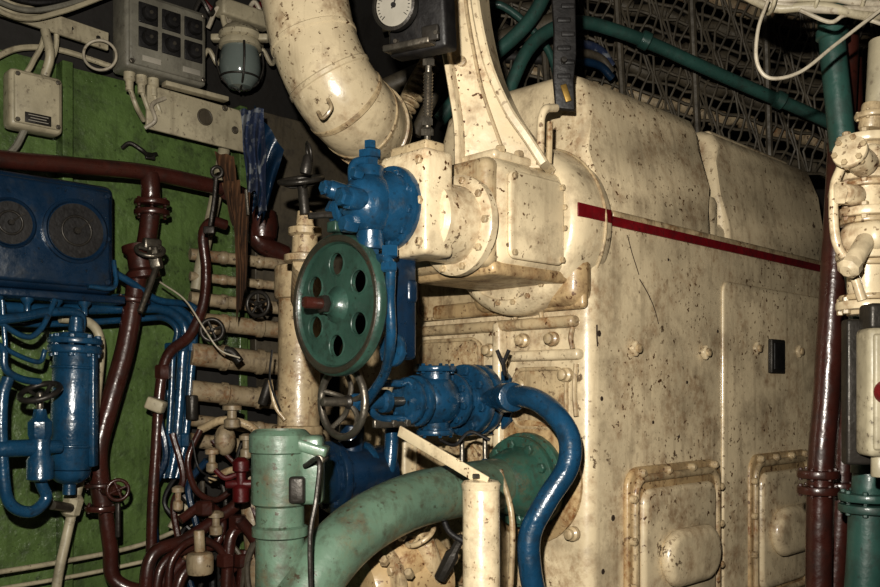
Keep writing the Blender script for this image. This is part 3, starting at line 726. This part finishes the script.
o.tube([Q(210, 480, 2.5), Q(235, 470, 2.48), Q(250, 490, 2.46), Q(275, 480, 2.45)], .010, cream2, 12, smooth=True)
o.tube([Q(270, 380, 2.35), Q(275, 405, 2.35), Q(285, 420, 2.35)], .006, cream2, 10, smooth=True)
o.cyl(Q(192, 420, 2.52), Q(192, 395, 2.52), .018, iron, 14); o.cyl(Q(262, 405, 2.45), Q(270, 380, 2.45), .014, iron, 12)
for (gx, gz, r, hh) in ((232, 418, .022, 20), (212, 462, .016, 14), (178, 500, .014, 16), (216, 525, .018, 14), (246, 448, .016, 18), (185, 560, .016, 16)):
    o.lathe(Q(gx, gz, 2.42), Z, [(r*.6, -.03), (r, -.025), (r, -.005), (r*.6, 0), (r*.6, .02), (r*1.2, .022), (r*1.2, .034), (r*.5, .04)], cream4, 14)
o.done()

# small electric and hydraulic lines in the bilge corner
o = Ob('bilge_hose_tangle')
for k in range(18):
    x0 = random.uniform(165, 290); y0 = random.uniform(420, 520); pts = []
    for j in range(5): pts.append(Q(x0+random.uniform(-22, 22), y0+j*38+random.uniform(-8, 8), 2.52-.02*(k % 5)))
    o.tube(pts, random.choice((.005, .007, .010)), (black, iron, brown, creamdk, blued)[k % 5], 8, smooth=True)
o.done()

o = Ob('small_handwheel')
for (gx, gz, y0) in ((258, 304, 2.5),): o.wheel(Q(gx, gz, y0), Vector((-.3, -1, 0)), .034, .006, iron, 5); o.cyl(Q(gx, gz, y0), Q(gx+3, gz, y0+.2), .012, iron)
o.done()
o = Ob('small_handwheel')
o.wheel(Q(212, 330, 2.45), Vector((.3, -1, .1)), .030, .006, iron, 4); o.cyl(Q(212, 330, 2.45), Q(222, 332, 2.62), .012, cream4)
o.tube([Q(225, 350, 2.4), Q(232, 352, 2.4), Q(240, 362, 2.4)], .012, iron, 10, smooth=True)
o.done()
o = Ob('red_valve')
c = Q(241, 484, 2.3); o.lathe(c, Z, [(.012, -.05), (.022, -.045), (.022, -.01), (.014, 0), (.014, .03), (.022, .035), (.022, .06), (.01, .07)], redd, 16); o.cyl(c-X*.04, c+X*.03, .012, redd)
o.tube([Q(236, 475, 2.28), Q(225, 478, 2.27), Q(215, 470, 2.27)], .007, redd, 8, smooth=True)
o.done()
o = Ob('hanging_wire')
o.tube([Q(160, 282, 2.4), Q(185, 300, 2.38), Q(205, 330, 2.36), Q(220, 350, 2.36), Q(240, 358, 2.36)], .0025, wire, 6, smooth=True)
o.tube([Q(192, 440, 2.35), Q(200, 470, 2.35), Q(225, 478, 2.32), Q(260, 465, 2.3)], .003, black, 6, smooth=True)
o.tube([Q(272, 350, 2.3), Q(270, 380, 2.3), Q(280, 410, 2.3)], .003, black, 6, smooth=True)
o.done()

# rags and tools hung from the pipe
o = Ob('blue_rag')
o.cloth((Q(240, 110, 2.42), Q(264, 108, 2.42)), lambda v: Vector((.01*v, -.0, -.25*v)), Vector((.35, -1, 0)), .016, cloth_b, 2, .8, hem=.4)
o.cloth((Q(254, 106, 2.44), Q(284, 150, 2.44)), lambda v: Vector((-.030*v, 0, -.24*v)), Vector((.35, -1, 0)), .014, blued, 2, .30, ph=2)
o.done()
o = Ob('brown_rag')
o.cloth((Q(214, 152, 2.42), Q(234, 156, 2.42)), lambda v: Vector((.02*v, 0, -.12*v)), Vector((.35, -1, 0)), .012, cloth_n, 2, .6, ph=1, hem=.4)
o.cloth((Q(222, 182, 2.41), Q(240, 180, 2.41)), lambda v: Vector((.02*v, 0, -.17*v)), Vector((.35, -1, 0)), .012, cloth_n, 2, .4, ph=4, hem=.5)
o.cloth((Q(234, 196, 2.40), Q(250, 192, 2.40)), lambda v: Vector((.0, 0, -.30*v)), Vector((.35, -1, 0)), .010, cloth_n, 2, .6, ph=3, hem=-.3)
o.done()
o = Ob('hanging_spanner')
o.tube([Q(216, 178, 2.38), Q(214, 200, 2.38), Q(210, 226, 2.38)], .006, iron, 8); o.ring(Q(217, 172, 2.38), Y, .014, .005, iron)
o.box(Q(209, 230, 2.38), (.03, .01, .02), iron, (X, Y, Z), .003)
o.tube([Q(246, 190, 2.37), Q(248, 215, 2.37)], .005, steel, 8)
o.done()

# ------------------------------------------------------------------ overhead
o = Ob('teal_overhead_pipe')
o.tube([Q(505, 100, 2.6), Q(530, 40, 2.6), Q(575, 18, 2.65), Q(640, 38, 2.72), Q(720, 75, 2.8), Q(830, 122, 2.92), Q(900, 160, 3.0)], .020, teal, 18, fil=.15)
o.tube([Q(440, 120, 2.7), Q(478, 70, 2.7), Q(530, 20, 2.7), Q(560, -40, 2.7)], .022, teal, 18, smooth=True)
o.tube([Q(465, 60, 2.6), Q(500, 88, 2.6), Q(540, 105, 2.62)], .018, teal, 16, smooth=True)
o.tube([Q(470, 20, 2.8), Q(500, 5, 2.8), Q(545, 45, 2.8), Q(560, 90, 2.8)], .012, teal, 16, smooth=True)
for (gx, gz, yy) in ((640, 38, 2.72), (775, 98, 2.86)): o.lathe(Q(gx, gz, yy), Vector((1, .1, -.45)), [(.023, 0), (.028, .004), (.028, .03), (.023, .034)], teal, 18)
o.done()
def guard(u, v): return Q(500, 95, 2.92).lerp(Q(880, 190, 3.12), u)+Z*(v*.62)-Y*(v*.10)
o = Ob('overhead_wire_guard')
for k in range(16):
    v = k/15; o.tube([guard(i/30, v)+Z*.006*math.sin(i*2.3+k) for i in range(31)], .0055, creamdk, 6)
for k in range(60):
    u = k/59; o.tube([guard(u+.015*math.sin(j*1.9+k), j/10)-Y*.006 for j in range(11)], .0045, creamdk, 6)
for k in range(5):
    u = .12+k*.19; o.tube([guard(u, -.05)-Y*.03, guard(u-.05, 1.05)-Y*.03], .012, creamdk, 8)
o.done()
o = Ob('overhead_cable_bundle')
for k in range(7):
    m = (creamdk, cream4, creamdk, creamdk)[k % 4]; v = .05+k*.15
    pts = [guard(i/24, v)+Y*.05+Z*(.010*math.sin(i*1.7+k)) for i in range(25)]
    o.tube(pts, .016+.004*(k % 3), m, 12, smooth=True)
    for i in range(1, 24, 2):
        p = pts[i]; d = pts[i+1]-pts[i]; o.lathe(p, d, [(.018, 0), (.027, .006), (.028, .05), (.018, .056)], m, 12)
o.done()
o = Ob('overhead_blue_bundle')
for k in range(3): o.tube([Q(560, 52+k*9, 2.75), Q(580, 44+k*9, 2.75), Q(600, 50+k*8, 2.78), Q(612, 66+k*6, 2.8)], .013, (cloth_b, creamdk, blued)[k], 10, smooth=True)
o.done()
o = Ob('overhead_pipes')
for k, (a, b, r, m) in enumerate((((395, 130), (430, 60), .028, cream2), ((415, 135), (455, 60), .020, creamdk), ((380, 90), (560, 20), .03, creamdk), ((380, 20), (640, -30), .04, creamdk), ((400, 60), (560, 60), .02, dark), ((470, 130), (560, 90), .02, creamdk), ((440, 30), (480, 130), .016, creamdk))):
    o.tube([Q(*a, 2.75+.04*k), Q((a[0]+b[0])/2, (a[1]+b[1])/2-4, 2.75+.04*k), Q(*b, 2.75+.04*k)], r, m, 14, smooth=True)
for i in range(12): p = Q(395, 128, 2.74).lerp(Q(432, 62, 2.74), i/11); o.lathe(p, Vector((.4, 0, .9)), [(.028, 0), (.034, .004), (.034, .01), (.028, .014)], cream2, 16)
o.done()
o = Ob('black_strap')
pts = [(-.026, .19), (.024, .19), (.026, .05), (.028, -.03), (.022, -.09), (.024, -.155), (-.018, -.15), (-.024, -.08), (-.022, .02), (-.027, .1)]
cc = Q(564, 40, 1.95); o.prism([cc+X*a+Z*b for a, b in pts], Y, .016, black, .003)
o.box(Q(566, 93, 1.945), (.014, .004, .04), brass, (Vector((.9, 0, .3)).normalized(), Y, Vector((-.3, 0, .9)).normalized()), .002)
o.lathe(Q(564, 60, 1.945), -Y, [(.008, 0), (.006, .006)], iron, 10)
for k in range(7): o.box(Q(564+(k % 2)*4, -8+k*14, 1.948), (.03, .006, .010), black, (X, Y, Z), .002)
o.done()
o = Ob('lifting_bracket')
o.tube([Q(540, 164, 1.92), Q(541, 118, 1.92), Q(545, 108, 1.92), Q(556, 108, 1.95)], .009, cream, 10, fil=.02)
o.tube([Q(549, 164, 1.92), Q(550, 122, 1.92)], .007, cream2, 8)
o.done()

# ------------------------------------------------------------------ right hand side
o = Ob('teal_riser_pipe')
o.tube([Q(828, -40, 1.95), Q(832, 40, 1.95), Q(838, 100, 1.95), Q(843, 150, 1.95)], .028, teal, 20, smooth=True)
o.tube([Q(850, 260, 2.0), Q(856, 300, 2.0), Q(858, 360, 2.0), Q(862, 440, 2.0)], .018, teal, 16, smooth=True)
o.lathe(Q(832, 40, 1.95), Z, [(.028, 0), (.034, .004), (.034, .02), (.028, .024)], teal, 20)
o.cyl(Q(868, 500, 1.9), Q(870, 470, 1.9), .035, teal); o.flange(Q(868, 497, 1.9), Z, .06, .018, teal, 8); o.flange(Q(868, 508, 1.9), Z, .06, .018, teal, 8)
o.tube([Q(868, 505, 1.9), Q(866, 560, 1.9), Q(860, 640, 1.9)], .04, teal, 20, smooth=True)
o.tube([Q(868, 475, 1.9), Q(872, 455, 1.9), Q(900, 445, 1.9)], .036, teal, 20, smooth=True)
o.done()
o = Ob('cream_valve_manifold')
m = cream
o.cyl(Q(866, 135, 1.75), Q(868, 315, 1.75), .038, m, 28)
for gz in (142, 178, 214, 256, 306): o.flange(Q(867, gz, 1.75), Z, .058, .018, m, 8, cream2, .008)
for gz in (150, 186, 222, 264, 298): o.flange(Q(867, gz, 1.75), Z, .052, .012, cream2, 0)
o.box(Q(864, 160, 1.73), (.085, .09, .045), m, (A, L, Z), .02, 5); o.box(Q(868, 238, 1.73), (.09, .09, .06), m, (A, L, Z), .025, 5)
o.cyl(Q(866, 165, 1.70), Q(850, 152, 1.66), .026, m); o.flange(Q(850, 152, 1.66), Vector((-.6, -.7, .3)), .032, .014, m, 6, cream2, .006)
o.cyl(Q(858, 196, 1.72), Q(842, 194, 1.70), .020, m); o.bolt(Q(842, 194, 1.70), -X, .024, m, .02)
o.cyl(Q(866, 240, 1.7), Q(852, 264, 1.66), .018, m); o.lathe(Q(852, 264, 1.66), Vector((-.5, -.3, -.5)), [(.022, 0), (.022, .016), (.012, .024)], m, 8)
o.tube([Q(842, 165, 1.7), Q(834, 190, 1.7), Q(836, 240, 1.7), Q(852, 270, 1.7), Q(862, 300, 1.7)], .009, m, 10, smooth=True)
o.cyl(Q(885, 40, 1.75), Q(880, 135, 1.75), .03, cream3, 20)
o.cyl(Q(870, 130, 1.72), Q(874, 104, 1.72), .022, cream2, 20); o.flange(Q(872, 116, 1.72), Z, .032, .012, cream2, 6)
o.done()
o = Ob('oxide_red_riser_pipe')
o.tube([Q(846, 30, 2.1), Q(842, 120, 2.1), Q(838, 200, 2.1), Q(832, 300, 2.1), Q(826, 400, 2.1), Q(820, 480, 2.1), Q(818, 640, 2.1)], .030, brown, 22, smooth=True)
o.tube([Q(850, 60, 2.2), Q(852, 240, 2.2), Q(846, 360, 2.2), Q(842, 480, 2.2), Q(836, 560, 2.2), Q(826, 660, 2.2)], .028, brown, 20, smooth=True)
o.flange(Q(818, 474, 2.1), Z, .048, .02, brown, 6); o.flange(Q(818, 490, 2.1), Z, .048, .02, brown, 6); o.flange(Q(840, 486, 2.18), Z, .044, .02, brown, 6)
o.done()
o = Ob('push_button_station')
c = Q(880, 392, 1.65); o.box(c, (.07, .06, .24), cream3, (X, Y, Z), .012); o.box(c-Y*.03, (.055, .012, .215), cream3, (X, Y, Z), .008)
o.lathe(c-Y*.036-X*.008, -Y, [(.022, 0), (.022, .008), (.018, .02), (.01, .024)], red, 20)
o.lathe(c-Y*.036+Z*.065, -Y, [(.014, 0), (.014, .01), (.0, .012)], black, 20)
for sz in (-1, 1): o.bolt(c-Y*.036+Z*.095*sz, -Y, .006, steel)
o.box(c+Z*.14, (.06, .05, .05), iron, (X, Y, Z), .008); o.cyl(c-Z*.12, c-Z*.16, .016, cream3)
o.box(c+Y*.05, (.09, .03, .28), iron, (X, Y, Z), .006)
o.done()
o = Ob('loose_cable_bundle')
for k in range(8):
    o.tube([Q(738+k*4, -8-k*3, 1.75), Q(775, 8-k*4, 1.72), Q(820, 6-k*5+(k % 2)*8, 1.7), Q(870, 16-k*6, 1.7), Q(930, 12-k*5, 1.72)], .009-.0006*k, wire if k % 3 else cream3, 10, smooth=True)
for gx in (770, 812, 858): o.ring(Q(gx, -2, 1.71), X, .028, .004, cream3)
o.tube([Q(768, 0, 1.68), Q(758, 30, 1.68), Q(757, 62, 1.68), Q(770, 78, 1.68), Q(800, 72, 1.68), Q(835, 45, 1.68), Q(870, 18, 1.68), Q(920, -20, 1.68)], .0036, wire, 8, smooth=True)
o.tube([Q(800, 10, 1.7), Q(830, 22, 1.7), Q(850, 15, 1.7), Q(900, 30, 1.7)], .004, wire, 8, smooth=True)
o.done()

# ------------------------------------------------------------------ camera, flash, faint ambience
cam = bpy.data.cameras.new('camera'); cam.lens = 36; cam.sensor_width = 36; cam.shift_y = 96.5/880; cam.clip_start = .02
co = bpy.data.objects.new('camera', cam); co.location = (0, 0, EYE); co.rotation_euler = (math.pi/2, 0, 0)
bpy.context.scene.collection.objects.link(co); bpy.context.scene.camera = co
ld = bpy.data.lights.new('camera_flash', 'AREA'); ld.shape = 'RECTANGLE'; ld.size = .035; ld.size_y = .022; ld.energy = 60; ld.color = (1, .95, .86)
lo = bpy.data.objects.new('camera_flash', ld); lo.location = (-.07, .02, EYE+.19)
lo.rotation_euler = (math.radians(91), 0, math.radians(-3)); bpy.context.scene.collection.objects.link(lo)
wd = bpy.data.worlds.new('world'); wd.use_nodes = True; wd.node_tree.nodes['Background'].inputs[0].default_value = (.9, .85, .75, 1); wd.node_tree.nodes['Background'].inputs[1].default_value = .002
bpy.context.scene.world = wd
bpy.context.scene.view_settings.view_transform = 'Standard'
try: bpy.context.scene.view_settings.look = 'Medium High Contrast'
except Exception as ex: print(ex)
